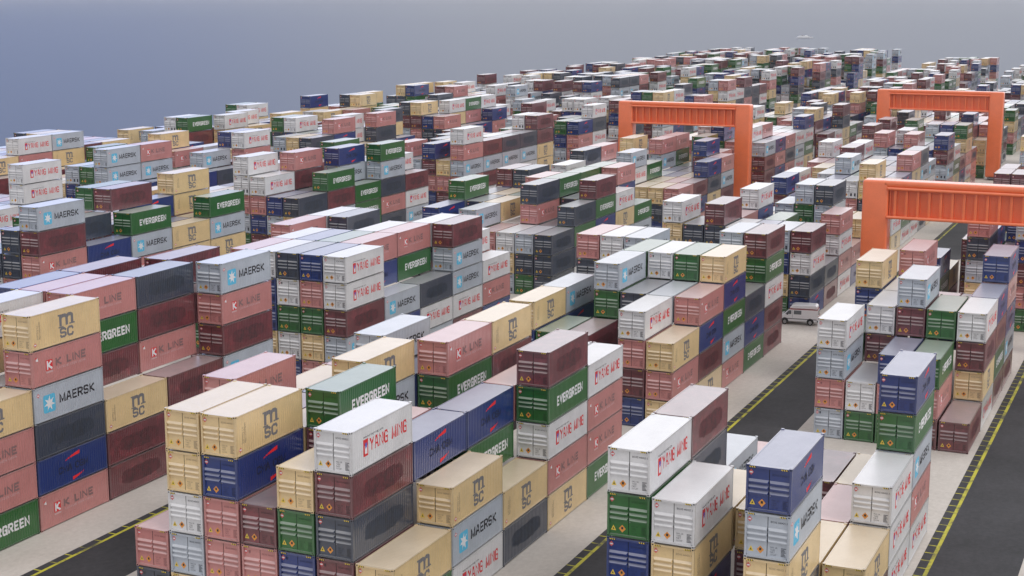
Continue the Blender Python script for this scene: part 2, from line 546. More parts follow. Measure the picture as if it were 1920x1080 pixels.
def side_print(c, lod):
    """list of (vertices, faces, material, layer) in side coordinates x 0..L (door end = 0), z 0..H"""
    res = 1 if lod else 3; o = []
    if c == 'W':
        x, z0, z1 = 1.42, 0.72, 1.72
        o.append((*rect(x, x + 0.56, z0, z1), RED, 0)); o.append((*rect(x + 0.14, x + 0.42, z0 + 0.14, z0 + .62), WHITE, 1))
        o.append((*ngon([(x + .14, z1 - .16), (x + .2, z0 + .52), (x + .28, z0 + .42), (x + .36, z0 + .52), (x + .42, z1 - .16), (x + .28, z1 - .28)]), BLUE, 2))
        o += [(v, f, RED, .3 * q) for v, f, q in strokes('YANG MING', 2.16, 6.62, 0.88, 1.66, .115, .55)]
        vs, fs = text_poly('www.yangming.com', 1, 0.0, 2); o.append((fit(vs, 1.42, 3.75, 1.76, 1.93), fs, BLACK, 0))
    if c == 'G':
        o += [(v, f, WHITE, .3 * q) for v, f, q in strokes('EVERGREEN', 1.55, 6.40, 0.94, 1.64, .15, .6)]
    if c == 'B':
        o.append((*rrect(0.98, 2.20, 0.58, 1.86, 0.16), CYAN, 0)); o.append((*star(1.59, 1.22, 0.56, 0.24), WHITE, 1))
        o += [(v, f, BLACK, .3 * q) for v, f, q in strokes('MAERSK', 2.62, 6.35, 0.98, 1.64, .125, .5)]
    if c == 'C':
        x = 3.05
        o += [(v, f, GREYP, .3 * q) for v, f, q in strokes('m', x - .03, x + 1.45, 1.20, 2.08, .25)]
        o.append((*rect(x - .12, x + .38, 1.12, 1.22), GREYP, 1.2)); o.append((*rect(x + 1.02, x + 1.56, 1.24, 1.34), GREYP, 1.2)); o.append((*rect(x - .14, x + .2, 1.97, 2.08), GREYP, 1.2))
        o += [(v, f, GREYP, .3 * q) for v, f, q in strokes('SC', x - .02, x + 1.42, 0.40, 1.12, .155, .45)]
        vs, fs = text_poly('MEDITERRANEAN', 1, 0.01, 1); vs = [(-z, x_) for x_, z in vs]; o.append((fit(vs, .92, 1.08, 0.75, 1.95), fs, INK['C'], 0))
        vs, fs = text_poly('SHIPPING CO.', 1, 0.01, 1); vs = [(-z, x_) for x_, z in vs]; o.append((fit(vs, .70, .86, 0.75, 1.8), fs, INK['C'], 0))
    if c == 'N':
        o.append((*swoosh(2.85, 1.80, 4.35, 2.12, 0.26), SWOOSH, 0)); o.append((*swoosh(4.75, 0.66, 3.55, 0.34, 0.26), SWOOSH, 0))
        o += [(v, f, NINK, .3 * q) for v, f, q in strokes('CMA CGM', 2.10, 5.25, 0.98, 1.50, .11)]
    if c == 'K':
        o += [(v, f, KGREY, .3 * q) for v, f, q in strokes('K LINE', 2.45, 5.60, 1.12, 1.72, .15, .5)]
        o.append((*rect(1.45, 2.12, 0.98, 1.72), RED, 0)); o += [(v, f, WHITE, 1 + .3 * q) for v, f, q in strokes('K', 1.53, 2.08, 1.02, 1.68, .15)]
        vs, fs = text_poly('KAWASAKI KISEN KAISHA', 1, 0.0, 2); o.append((fit(vs, 2.55, 5.55, 0.86, 1.04), fs, PALE, 0))
        o.append((*rect(1.45, 2.15, 0.80, 0.92), PALE, 0)); o.append((*ngon([(.45, 1.86), (.70, 1.82), (.62, 2.10)]), WHITE, 0)); o.append((*rect(.40, .60, 2.02, 2.10), RED, 0))
    if c in 'MS':
        rr = random.Random(3); pts = []
        for i in range(40):
            a = 2 * math.pi * i / 40; ex, ez = math.cos(a), math.sin(a)
            x = 3.75 + 2.35 * math.copysign(abs(ex) ** 0.6, ex) + rr.uniform(-.1, .1); z = 1.24 + 0.60 * math.copysign(abs(ez) ** 0.6, ez) + rr.uniform(-.07, .07)
            pts.append((x, z))
        vs = [(3.75, 1.24)] + pts
        o.append((vs, [(0, 1 + i, 1 + (i + 1) % 40) for i in range(40)], SMUDGE[c], 0))
    # small hazard diamond near the door end
    if c in 'BC': 
        zc = 1.98 if c == 'B' else 0.42
        o.append((*ngon([(.50, zc - .17), (.67, zc), (.50, zc + .17), (.33, zc)]), DIAM, 0)); o.append((*rect(.40, .60, zc - .04, zc + .05), WHITE, 1))
    return o

NC_ = 30
XA, XB = 0.14, L - 0.14
def corr_breaks():
    """breakpoints (x, depth) of the trapezoid side corrugation"""
    p = (XB - XA) / NC_; out = []
    for i in range(NC_):
        x = XA + i * p
        out += [(x, 0.0), (x + .34 * p, 0.0), (x + .50 * p, 0.022), (x + .84 * p, 0.022)]
    out.append((XB, 0.0)); return out
BR = corr_breaks(); BRX = np.array([b[0] for b in BR]); BRD = np.array([b[1] for b in BR])
YS = -W / 2 + 0.022            # outer plane of the side sheet
def make_side(c, lod):
    """right-hand (y low) side panel in container coordinates: x 0..L, y centred, z 0..H"""
    mats = [PAINT[c]]; mb = MB(); z0, z1 = 0.15, H - 0.10
    if lod:
        mb.poly([(XA, YS, z0), (XB, YS, z0), (XB, YS, z1), (XA, YS, z1)])
    else:
        for i in range(len(BR) - 1):
            (xa, da), (xb, db) = BR[i], BR[i + 1]
            mb.poly([(xa, YS + da, z0), (xb, YS + db, z0), (xb, YS + db, z1), (xa, YS + da, z1)])
    for vs, fs, mt, lay in side_print(c, lod):
        if mt not in mats: mats.append(mt)
        mi = mats.index(mt); e = 0.004 + 0.003 * lay
        if lod: mb.add([(x, YS - 0.008 - 0.006 * lay, z) for x, z in vs], fs, mi); continue
        bm = bmesh.new(); bv = [bm.verts.new((x, 0, z)) for x, z in vs]
        for f in fs:
            try: bm.faces.new([bv[i] for i in f])
            except ValueError: pass
        x_lo, x_hi = min(v[0] for v in vs), max(v[0] for v in vs)
        for x, _d in BR:
            if x_lo < x < x_hi:
                bmesh.ops.bisect_plane(bm, geom=list(bm.verts) + list(bm.edges) + list(bm.faces), plane_co=(x, 0, 0), plane_no=(1, 0, 0), dist=1e-5)
        bm.verts.index_update()
        mb.add([(v.co.x, YS + float(np.interp(v.co.x, BRX, BRD)) - e, v.co.z) for v in bm.verts], [tuple(v.index for v in f.verts) for f in bm.faces], mi)
        bm.free()
    return mb, mats

def fix_side(me):
    # printed faces must all look outwards (y low)
    bm = bmesh.new(); bm.from_mesh(me)
    for f in bm.faces:
        if f.normal.y > 0: f.normal_flip()
    bm.to_mesh(me); bm.free(); return me

# ---- door: pressed panel with three louvre-like ridges
YD = 0.10                                # frame width beside the doors
XD = 0.125                               # door plane behind the frame face
RIDGE = [(1.76, 1.645, 1.60), (1.46, 1.345, 1.30), (1.16, 1.045, 1.00)]
def door_profile():
    z0, z1 = 0.17, H - 0.13; pts = [(0, z1)]
    for a, b, c_ in RIDGE: pts += [(0.012, a), (-0.108, b), (-0.104, c_), (0.012, c_ - 0.02)]
    pts += [(0, RIDGE[-1][2] - 0.06), (0, z0)]
    return pts
def door_mb(c, left, lod, marks=True):
    """left = the leaf at y > 0"""
    mats = [PAINT[c]]; mb = MB()
    ya, yb = (0.018, W / 2 - YD) if left else (-W / 2 + YD, -0.018)
    pr = door_profile(); g = 0.06
    for i in range(len(pr) - 1):
        (xa, za), (xb, zb) = pr[i], pr[i + 1]
        ia = ya + (g if xa < -0.001 else 0); ib = yb - (g if xa < -0.001 else 0); ja = ya + (g if xb < -0.001 else 0); jb = yb - (g if xb < -0.001 else 0)
        mb.poly([(XD + xa, ib, za), (XD + xa, ia, za), (XD + xb, ja, zb), (XD + xb, jb, zb)])
        if not lod and (xa < -0.001 or xb < -0.001):      # close the ridge ends
            mb.poly([(XD, ya, za), (XD + xa, ia, za), (XD + xb, ja, zb), (XD, ya, zb)]); mb.poly([(XD, yb, za), (XD, yb, zb), (XD + xb, jb, zb), (XD + xa, ib, za)])
    def put(vs, fs, mt, lay=0):
        # door coordinates: u to the right seen from outside (= -y), z up
        if mt not in mats: mats.append(mt)
        mb.add([(XD - 0.004 - 0.003 * lay, -u, z) for u, z in vs], [tuple(f) for f in fs], mats.index(mt))
    if marks:
        if left:
            for a in marks_left(): put(*a)
            put(*rect(-.80, -.66, 2.08, 2.20), INK[c]); put(*ngon([(-.80, 2.07), (-.66, 2.07), (-.73, 2.0)]), INK[c])
        else:
            if lod:
                put(*rect(.20, .98, 2.05, 2.14), INK[c]); put(*rect(.16, .46, .30, .72), INK[c]); put(*rect(.72, .98, .30, .74), INK[c])
            else:
                vs, fs = text_poly('BOXE 440425 3', 1, 0.0, 2); put(fit(vs, .16, 1.04, 2.04, 2.15), fs, INK[c])
                for i, t in enumerate(('MAX. GR.', 'TARE', 'NET', 'CU.CAP')):
                    vs, fs = text_poly(t, 1, 0.0, 2); w = .40 if i == 0 else .26 if i < 3 else .34
                    put(fit(vs, .16, .16 + w, .66 - i * .13, .75 - i * .13), fs, INK[c])
                for i in range(7): put(*rect(.74, 1.0 - .04 * (i % 3), .27 + i * .07, .31 + i * .07), INK[c])
                put(*rect(.055, .085, .9, 1.0), STEEL)
    return mb, mats
def marks_left():
    o = [(*ngon([(-.98, 1.96), (-.84, 2.12), (-.98, 2.28), (-1.12, 2.12)]), DIAM, 0), (*rect(-1.06, -.90, 2.08, 2.16), WHITE, 1)]
    o += [(*ngon([(-1.02, .36), (-.72, .36), (-.87, .66)]), YELLOW, 0), (*ngon([(-.92, .42), (-.82, .42), (-.87, .55)]), BLACK, 1)]
    o += [(*ngon([(-.36, .28), (-.16, .50), (-.36, .72), (-.56, .50)]), ORANGE, 0), (*rect(-.42, -.30, .46, .60), BLACK, 1)]
    return o
def label_mesh(parts, name):
    mats, mb = [], MB()
    for vs, fs, mt, lay in parts:
        if mt not in mats: mats.append(mt)
        mb.add([(XD - 0.004 - 0.003 * lay, -u, z) for u, z in vs], fs, mats.index(mt))
    return mb.mesh(name, mats)

def make_frame(c, lod):
    mats = [FRAMEP[c], DARK, YELLOW]; mb = MB(); w2 = W / 2; p = 0.13
    for y0, y1 in ((-w2 + .012, -w2 + p), (w2 - p, w2 - .012)):
        mb.box((0.012, y0, .12), (0.15, y1, H - .12)); mb.box((L - .13, y0, .12), (L - .012, y1, H - .12))
        mb.box((.18, y0 if y0 < 0 else y1 - .07, .07), (L - .18, y0 + .07 if y0 < 0 else y1, .15))        # bottom rail
        mb.box((.18, y0 if y0 < 0 else y1 - .075, H - .10), (L - .18, y0 + .075 if y0 < 0 else y1, H - .012))  # top rail
    for x0, x1 in ((.016, .15), (L - .10, L - .016)):
        mb.box((x0, -w2 + .17, H - .135), (x1, w2 - .17, H - .02)); mb.box((x0, -w2 + .17, .06), (x1, w2 - .17, .17))
    mb.poly([(.2, -w2 + .09, .09), (.2, w2 - .09, .09), (L - .2, w2 - .09, .09), (L - .2, -w2 + .09, .09)], 1)   # underside
    if not lod: mb.poly([(.155, -w2 + .1, .1), (.155, w2 - .1, .1), (.155, w2 - .1, H - .1), (.155, -w2 + .1, H - .1)], 1)
    for xa, xb in ((0, .18), (L - .18, L)):
        for ya, yb in ((-w2, -w2 + .17), (w2 - .17, w2)):
            for za, zb in ((0, .13), (H - .13, H + .028)):
                mb.box((xa, ya, za), (xb, yb, zb))
                if not lod:
                    zc = (za + zb) / 2; xc = (xa + xb) / 2; yc = (ya + yb) / 2; e = .003
                    xf = xa - e if xa == 0 else xb + e; yf = ya - e if ya < 0 else yb + e
                    mb.poly([(xf, yc - .05, zc - .032), (xf, yc - .05, zc + .032), (xf, yc + .05, zc + .032), (xf, yc + .05, zc - .032)], 1)
                    mb.poly([(xc - .055, yf, zc - .032), (xc + .055, yf, zc - .032), (xc + .055, yf, zc + .032), (xc - .055, yf, zc + .032)], 1)
    # black and yellow corner stripes on the door header
    for y0 in (-w2 + .19, w2 - .55):
        n = 6
        for i in range(n):
            a = y0 + i * .06; mb.poly([(.012, a + .035, H - .05), (.012, a + .095, H - .05), (.012, a + .06, H - .125), (.012, a, H - .125)], 2 if i % 2 else 1)
    return mb, mats

def make_roof(c, lod):
    mb = MB(); y0, y1 = -W / 2 + .08, W / 2 - .08; zt = H - .022
    if lod: mb.poly([(.1, y0, zt), (L - .1, y0, zt), (L - .1, y1, zt), (.1, y1, zt)])
    else:
        n = 32; p = (L - .5) / n; xs = [(.10, 0), (.25, 0)]
        for i in range(n):
            x = .25 + i * p; xs += [(x + .25 * p, .004), (x + .5 * p, .004), (x + .75 * p, 0), (x + p, 0)]
        xs.append((L - .1, 0))
        for (xa, da), (xb, db) in zip(xs[:-1], xs[1:]):
            mb.poly([(xa, y0, zt - da), (xb, y0, zt - db), (xb, y1, zt - db), (xa, y1, zt - da)])
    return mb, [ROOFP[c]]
def make_end(c, lod):
    mb = MB(); x = L - .03; y0, y1 = -W / 2 + .12, W / 2 - .12
    if lod: mb.poly([(x, y0, .15), (x, y1, .15), (x, y1, H - .12), (x, y0, H - .12)])
    else:
        n = 9; p = (y1 - y0) / n
        for i in range(n):
            y = y0 + i * p; q = [(y, 0), (y + .34 * p, 0), (y + .5 * p, .036), (y + .84 * p, .036), (y + p, 0)]
            for (ya, da), (yb, db) in zip(q[:-1], q[1:]):
                mb.poly([(x - da, ya, .15), (x - db, yb, .15), (x - db, yb, H - .12), (x - da, ya, H - .12)])
    return mb, [PAINT[c]]

PARTS = {}
for c in COLS:
    d = {}
    mb, mt = make_frame(c, False); d['frame'] = mb.mesh('frame_' + c, mt)
    mb, mt = make_side(c, False); d['side_panel'] = fix_side(mb.mesh('side_panel_' + c, mt))
    mb, mt = make_roof(c, False); d['roof'] = mb.mesh('roof_' + c, mt)
    mb, mt = make_end(c, False); d['end_panel'] = mb.mesh('end_panel_' + c, mt)
    mb, mt = door_mb(c, True, False, False); 
    d['door_plain'] = mb.mesh('door_plain_' + c, mt)
    mb, mt = door_mb(c, True, False, True); d['door_left'] = mb.mesh('door_left_' + c, mt)
    mb, mt = door_mb(c, False, False, True); d['door_right'] = mb.mesh('door_right_' + c, mt)
    PARTS[c] = d
ml = marks_left()
PLACARDS = [label_mesh(ml[0:2], 'placard_red'), label_mesh(ml[2:4], 'label_triangle'), label_mesh(ml[4:6], 'placard_orange')]

# ------------------------------------------------------------------ which boxes show, and how large (a coarse painter's buffer)
BW, BH = 960, 540
boxes = []
for key, st in STACK.items():
    b, bx, k, j = key; x, y = cell(*key)
    def hgt(kk, jj): return len(STACK.get((b, bx, kk, jj), ()))
    hf, hb, hr, hl = hgt(k - 1, j), hgt(k + 1, j), hgt(k, j - 1), hgt(k, j + 1)
    for i, c in enumerate(st):
        top, fr, ri = i == len(st) - 1, hf <= i, hr <= i
        if top or fr or ri or hb <= i or hl <= i: boxes.append((key, i, c, x, y, i * SP, top, fr, ri))
boxes.sort(key=lambda t: -((t[3] + L / 2) ** 2 + (t[4] + W / 2) ** 2 + (t[5] - CAMZ) ** 2))
buf = np.full((BH, BW), -1, np.int32)
def fill(q, idx):
    u, v = project(np.array(q)); u = u * BW / 1920; v = v * BH / 1080
    a, b_ = max(0, int(u.min())), min(BW - 1, int(u.max()) + 1); c_, d_ = max(0, int(v.min())), min(BH - 1, int(v.max()) + 1)
    if a > b_ or c_ > d_: return
    X, Y = np.meshgrid(np.arange(a, b_ + 1) + .5, np.arange(c_, d_ + 1) + .5)
    s = np.ones(X.shape, bool); t = np.ones(X.shape, bool)
    for i in range(4):
        e = (u[(i + 1) % 4] - u[i]) * (Y - v[i]) - (v[(i + 1) % 4] - v[i]) * (X - u[i]); s &= e >= 0; t &= e <= 0
    buf[c_:d_ + 1, a:b_ + 1][s | t] = idx
for i, (key, lev, c, x, y, z, top, fr, ri) in enumerate(boxes):
    x1, y1, z1 = x + L, y + W, z + SP
    if top: fill([(x, y, z1), (x1, y, z1), (x1, y1, z1), (x, y1, z1)], i)
    if ri: fill([(x, y, z), (x1, y, z), (x1, y, z1), (x, y, z1)], i)
    if fr: fill([(x, y, z), (x, y1, z), (x, y1, z1), (x, y, z1)], i)
px = np.bincount(buf[buf >= 0].ravel(), minlength=len(boxes))
order = np.argsort(-px)
NEAR = [int(i) for i in order[:300] if px[i] > 0]
near_set = set(NEAR)
LOG = 0
if LOG: print('boxes', len(boxes), 'shown', int((px > 0).sum()), 'px of 300th', int(px[order[299]]))

# ------------------------------------------------------------------ labels that single out each of the large ones
vis = {(boxes[i][0], boxes[i][1]): i for i in range(len(boxes)) if px[i] >= 6}
def col_at(b, bx, k, j, lev):
    st = STACK.get((b, bx, k, j), ())
    return st[lev] if 0 <= lev < len(st) and ((b, bx, k, j), lev) in vis else None
def facts(i):
    (b, bx, k, j), lev, c = boxes[i][0], boxes[i][1], boxes[i][2]
    n = len(STACK[boxes[i][0]]); A = lambda q: WORD[q]
    f = []
    f.append('topmost' if lev == n - 1 else None)
    o = {}
    o['c'] = c
    o['t'] = 'topmost of its stack' if lev == n - 1 else ('under a %s one' % A(col_at(b, bx, k, j, lev + 1)) if col_at(b, bx, k, j, lev + 1) else None)
    q = col_at(b, bx, k, j, lev - 1)
    o['u'] = 'resting on a %s one' % A(q) if q else ('standing on the ground' if lev == 0 else None)
    q = col_at(b, bx, k + 1, j, lev); o['b'] = 'a %s one behind' % A(q) if q else None
    q = col_at(b, bx, k - 1, j, lev); o['f'] = 'a %s one before its doors' % A(q) if q else None
    q = col_at(b, bx, k, j - 1, lev); o['r'] = 'a %s one at its right' % A(q) if q else None
    q = col_at(b, bx, k, j + 1, lev); o['l'] = 'a %s one at its left' % A(q) if q else None
    q = col_at(b, bx, k, j, lev - 2); o['uu'] = 'a %s one two below' % A(q) if q else None
    q = col_at(b, bx, k, j, lev + 2); o['tt'] = 'a %s one two above' % A(q) if q else None
    q = col_at(b, bx, k + 1, j, lev - 1); o['bu'] = 'a %s one behind and below' % A(q) if q else None
    q = col_at(b, bx, k + 1, j, lev + 1); o['bt'] = 'a %s one behind and above' % A(q) if q else None
    q = col_at(b, bx, k, j + 1, lev - 1); o['lu'] = 'a %s one left and below' % A(q) if q else None
    return o
FACT = {i: facts(i) for i in vis.values()}
KINDW = {'W': 'white container with red lettering', 'M': 'maroon container with smudged lettering', 'G': 'green container with white lettering', 'B': 'pale blue container with white star',
         'C': 'cream container with grey letters', 'N': 'navy container with red swooshes', 'S': 'dark slate container', 'K': 'pink container with red square'}
SHORT = {c: ('slate container' if c == 'S' else WORD[c] + ' container') for c in COLS}
def label_for(i, used):
    o = FACT[i]; c = o['c']
    keys = [k for k in ('t', 'u', 'b', 'r', 'l', 'f', 'uu', 'tt', 'bu', 'bt', 'lu') if o.get(k)]
    import itertools
    for n in (1, 2, 3, 4):
        for cb in itertools.combinations(keys, n):
            if any(all(FACT[q].get(k) == o[k] for k in cb) for q in FACT if q != i and FACT[q]['c'] == c): continue
            t1 = [o[k] for k in cb if not o[k].startswith('a ')]; t2 = [o[k] for k in cb if o[k].startswith('a ')]
            tail = ', '.join(t1) + (', ' if t1 and t2 else '') + ('with ' + ' and '.join(t2) if t2 else '')
            lab = KINDW[c] + ' ' + tail
            if len(lab.split()) > 16: lab = SHORT[c] + ' ' + tail
            if len(lab.split()) > 16: continue
            if lab not in used: return lab
    x, y, z = boxes[i][3:6]; u, v = project(np.array([x + L / 2, y, z + SP / 2]))
    cand = sorted((q for q in FACT if q != i and FACT[q]['c'] == c), key=lambda q: abs(boxes[q][3] - x) + abs(boxes[q][4] - y))
    col_ = ('far left', 'left', 'centre left', 'centre', 'centre right', 'right', 'far right')[min(6, max(0, int(u / 1920 * 7)))]
    row_ = ('top', 'upper', 'upper middle', 'middle', 'lower middle', 'lower', 'bottom')[min(6, max(0, int(v / 1080 * 7)))]
    base = ' '.join(t for t in [o[k] for k in keys][:1])
    if base.startswith('a '): base = 'with ' + base
    lab = '%s %s, at the %s and %s of the photo' % (SHORT[c], base, row_, col_)
    if len(lab.split()) > 16: lab = lab.replace(', at the ', ', ').replace(' and ', ' ')
    if len(lab.split()) > 16: lab = '%s at the %s and %s of the photo' % (SHORT[c], row_, col_)
    if lab in used: lab = '%s %s, %s %s of photo, %s tier' % (SHORT[c], o[keys[0]] if keys else '', row_, col_, ('ground', 'second', 'third', 'fourth', 'fifth', 'sixth')[boxes[i][1]])
    return lab

used = set()
for rank, i in enumerate(NEAR):
    key, lev, c, x, y, z, top, fr, ri = boxes[i]
    root = empty('shipping_container', (x, y + W / 2, z + 0.006))
    lab = label_for(i, used); used.add(lab)
    tag(root, lab, 'shipping container', 'shipping containers stacked in the yard')
    P_ = PARTS[c]
    link('frame', P_['frame'], root); link('roof', P_['roof'], root); link('side_panel', P_['side_panel'], root)
    o = link('side_panel', P_['side_panel'], root); o.location = (L, 0, 0); o.rotation_euler = (0, 0, math.pi)
    link('end_panel', P_['end_panel'], root)
    if rank < 110:
        dl = link('door', P_['door_plain'], root)
        link('hazard_placard', PLACARDS[0], dl); link('warning_label', PLACARDS[1], dl); link('hazard_placard', PLACARDS[2], dl)
    else: link('door', P_['door_left'], root)
    link('door', P_['door_right'], root)

# ------------------------------------------------------------------ all the smaller ones as one mass
def template(c):
    mb = MB(); mats = []
    def take(pair, rot=False):
        m_, mt = pair; n = len(mb.v)
        mb.v += [(L - a, -b_, z) if rot else (a, b_, z) for a, b_, z in m_.v]
        for f, mi in zip(m_.f, m_.m):
            if mt[mi] not in mats: mats.append(mt[mi])
            mb.f.append(tuple(q + n for q in f)); mb.m.append(mats.index(mt[mi]))
    take(make_side(c, True)); take(make_side(c, True), True); take(make_roof(c, True)); take(make_end(c, True))
    take(door_mb(c, True, True)); take(door_mb(c, False, True)); take(make_frame(c, True))
    return mb, mats
allm = []; V = []; LV = []; LS = []; MI = []; nv = nl = 0
T = {}
for c in COLS:
    mb, mats = template(c); idx = []
    for q in mats:
        if q not in allm: allm.append(q)
        idx.append(allm.index(q))
    lv = np.concatenate([np.array(f) for f in mb.f]); ln = np.array([len(f) for f in mb.f])
    T[c] = (np.array(mb.v), lv, ln, np.array(idx)[np.array(mb.m)])
for i, (key, lev, c, x, y, z, top, fr, ri) in enumerate(boxes):
    if i in near_set: continue
    if not (top or fr or ri): continue
    v, lv, ln, mi = T[c]
    V.append(v + np.array([x, y + W / 2, z + 0.006])); LV.append(lv + nv); LS.append(ln); MI.append(mi); nv += len(v)
V = np.concatenate(V); LV = np.concatenate(LV); LN = np.concatenate(LS); MI = np.concatenate(MI)
me = bpy.data.meshes.new('container_mass'); me.vertices.add(len(V)); me.vertices.foreach_set('co', V.ravel())
me.loops.add(len(LV)); me.loops.foreach_set('vertex_index', LV.astype(np.int32))
me.polygons.add(len(LN)); me.polygons.foreach_set('loop_start', (np.cumsum(LN) - LN).astype(np.int32)); me.polygons.foreach_set('loop_total', LN.astype(np.int32))
for q in allm: me.materials.append(q)
me.polygons.foreach_set('material_index', MI.astype(np.int32)); me.update(calc_edges=True)
tag(link('distant_containers', me), 'mass of smaller coloured containers stacked farther off in the yard', 'containers', kind='stuff')

# ------------------------------------------------------------------ ground, lanes, sea
def ground_mat(name, a, b, scale, rough, fine=0.5, stain=None):
    mt, nt, bs = newmat(name); N, K = nt.nodes, nt.links
    geo = N.new('ShaderNodeNewGeometry')
    n1 = N.new('ShaderNodeTexNoise'); n1.inputs['Scale'].default_value = scale; n1.inputs['Detail'].default_value = 8; n1.inputs['Roughness'].default_value = 0.6
    n2 = N.new('ShaderNodeTexNoise'); n2.inputs['Scale'].default_value = 2.2; n2.inputs['Detail'].default_value = 8; n2.inputs['Roughness'].default_value = 0.75
    K.new(geo.outputs['Position'], n1.inputs['Vector']); K.new(geo.outputs['Position'], n2.inputs['Vector'])
    ad = N.new('ShaderNodeMix'); ad.inputs[0].default_value = fine
    K.new(n1.outputs['Fac'], ad.inputs[2]); K.new(n2.outputs['Fac'], ad.inputs[3])
    mr = N.new('ShaderNodeMapRange'); mr.inputs[1].default_value = 0.38; mr.inputs[2].default_value = 0.62; K.new(ad.outputs[0], mr.inputs[0])
    mx = N.new('ShaderNodeMix'); mx.data_type = 'RGBA'; mx.inputs['A'].default_value = (*a, 1); mx.inputs['B'].default_value = (*b, 1)
    K.new(mr.outputs[0], mx.inputs['Factor']); K.new(mx.outputs['Result'], bs.inputs['Base Color'])
    bs.inputs['Roughness'].default_value = rough
    bp_ = N.new('ShaderNodeBump'); bp_.inputs['Strength'].default_value = 0.25; bp_.inputs['Distance'].default_value = 0.02
    K.new(n2.outputs['Fac'], bp_.inputs['Height']); K.new(bp_.outputs[0], bs.inputs['Normal'])
    return mt
CONC = ground_mat('concrete_apron', (0.46, 0.42, 0.375), (0.60, 0.555, 0.505), 0.12, 0.8)
ASPH = ground_mat('asphalt', (0.012, 0.012, 0.014), (0.042, 0.041, 0.046), 0.15, 0.75)
GX0, GX1, GY0, GY1 = -60, 622, -130, 181
def sheet(name, x0, x1, y0, y1, z, mat, zb=None):
    mb = MB()
    if zb is None: mb.poly([(x0, y0, z), (x1, y0, z), (x1, y1, z), (x0, y1, z)])
    else: mb.box((x0, y0, zb), (x1, y1, z))
    return tag(link(name, mb.mesh(name, [mat])), kind='structure')
sheet('ground', GX0, GX1, GY0, GY1, 0.0, CONC, -6.0)

def worn_yellow():
    mt, nt, bs = newmat('worn_yellow_marking'); N, K = nt.nodes, nt.links
    geo = N.new('ShaderNodeNewGeometry'); n = N.new('ShaderNodeTexNoise'); n.inputs['Scale'].default_value = 0.55; n.inputs['Detail'].default_value = 9; n.inputs['Roughness'].default_value = 0.72
    K.new(geo.outputs['Position'], n.inputs['Vector'])
    mr = N.new('ShaderNodeMapRange'); mr.inputs[1].default_value = 0.47; mr.inputs[2].default_value = 0.62; K.new(n.outputs['Fac'], mr.inputs[0])
    mx = N.new('ShaderNodeMix'); mx.data_type = 'RGBA'; mx.inputs['A'].default_value = (0.50, 0.46, 0.035, 1); mx.inputs['B'].default_value = (0.10, 0.095, 0.045, 1)
    K.new(mr.outputs[0], mx.inputs['Factor']); K.new(mx.outputs['Result'], bs.inputs['Base Color']); bs.inputs['Roughness'].default_value = 0.7
    return mt
YEL = worn_yellow()
for y0, y1, spans in ((8.57, 14.80, [(-60, 612)]), (29.66, 35.88, [(-60, 263), (288, 612)]), (61.0, 67.21, [(-60, 612)]), (96.2, 102.4, [(-60, 612)])):
    for xa, xb in spans:
        sheet('road', xa, xb, y0, y1, 0.004, ASPH)
        mb = MB(); yc = y1 - 0.72
        mb.poly([(xa, yc - .125, .008), (xb, yc - .125, .008), (xb, yc + .125, .008), (xa, yc + .125, .008)])
        x = xa + 0.9
        while x < min(xb, 420) - .3:
            mb.poly([(x, yc + .125, .008), (x + .13, yc + .125, .008), (x + .13, y1 - .02, .008), (x, y1 - .02, .008)]); x += 1.505
        tag(link('road_marking', mb.mesh('road_marking', [YEL])), kind='structure')

def sea_mat():
    mt, nt, bs = newmat('sea_water'); N, K = nt.nodes, nt.links
    bs.inputs['Base Color'].default_value = (0.045, 0.065, 0.11, 1); bs.inputs['Roughness'].default_value = 0.46; bs.inputs['IOR'].default_value = 1.33
    geo = N.new('ShaderNodeNewGeometry')
    h = None
    for sc, st, dist in ((1.1, 0.35, 0.10), (0.25, 0.3, 0.3)):
        mp = N.new('ShaderNodeMapping'); mp.inputs['Scale'].default_value = (sc, sc * 0.6, sc); mp.inputs['Rotation'].default_value = (0, 0, 0.6)
        K.new(geo.outputs['Position'], mp.inputs['Vector'])
        n = N.new('ShaderNodeTexNoise'); n.inputs['Scale'].default_value = 1; n.inputs['Detail'].default_value = 4; K.new(mp.outputs[0], n.inputs['Vector'])
        b = N.new('ShaderNodeBump'); b.inputs['Strength'].default_value = st; b.inputs['Distance'].default_value = dist
        K.new(n.outputs['Fac'], b.inputs['Height'])
        if h: K.new(h.outputs[0], b.inputs['Normal'])
        h = b
    K.new(h.outputs[0], bs.inputs['Normal'])
    return mt
mb = MB(); mb.poly([(-4000, -9000, -2.6), (14000, -9000, -2.6), (14000, 14000, -2.6), (-4000, 14000, -2.6)])
tag(link('sea', mb.mesh('sea', [sea_mat()])), kind='structure')

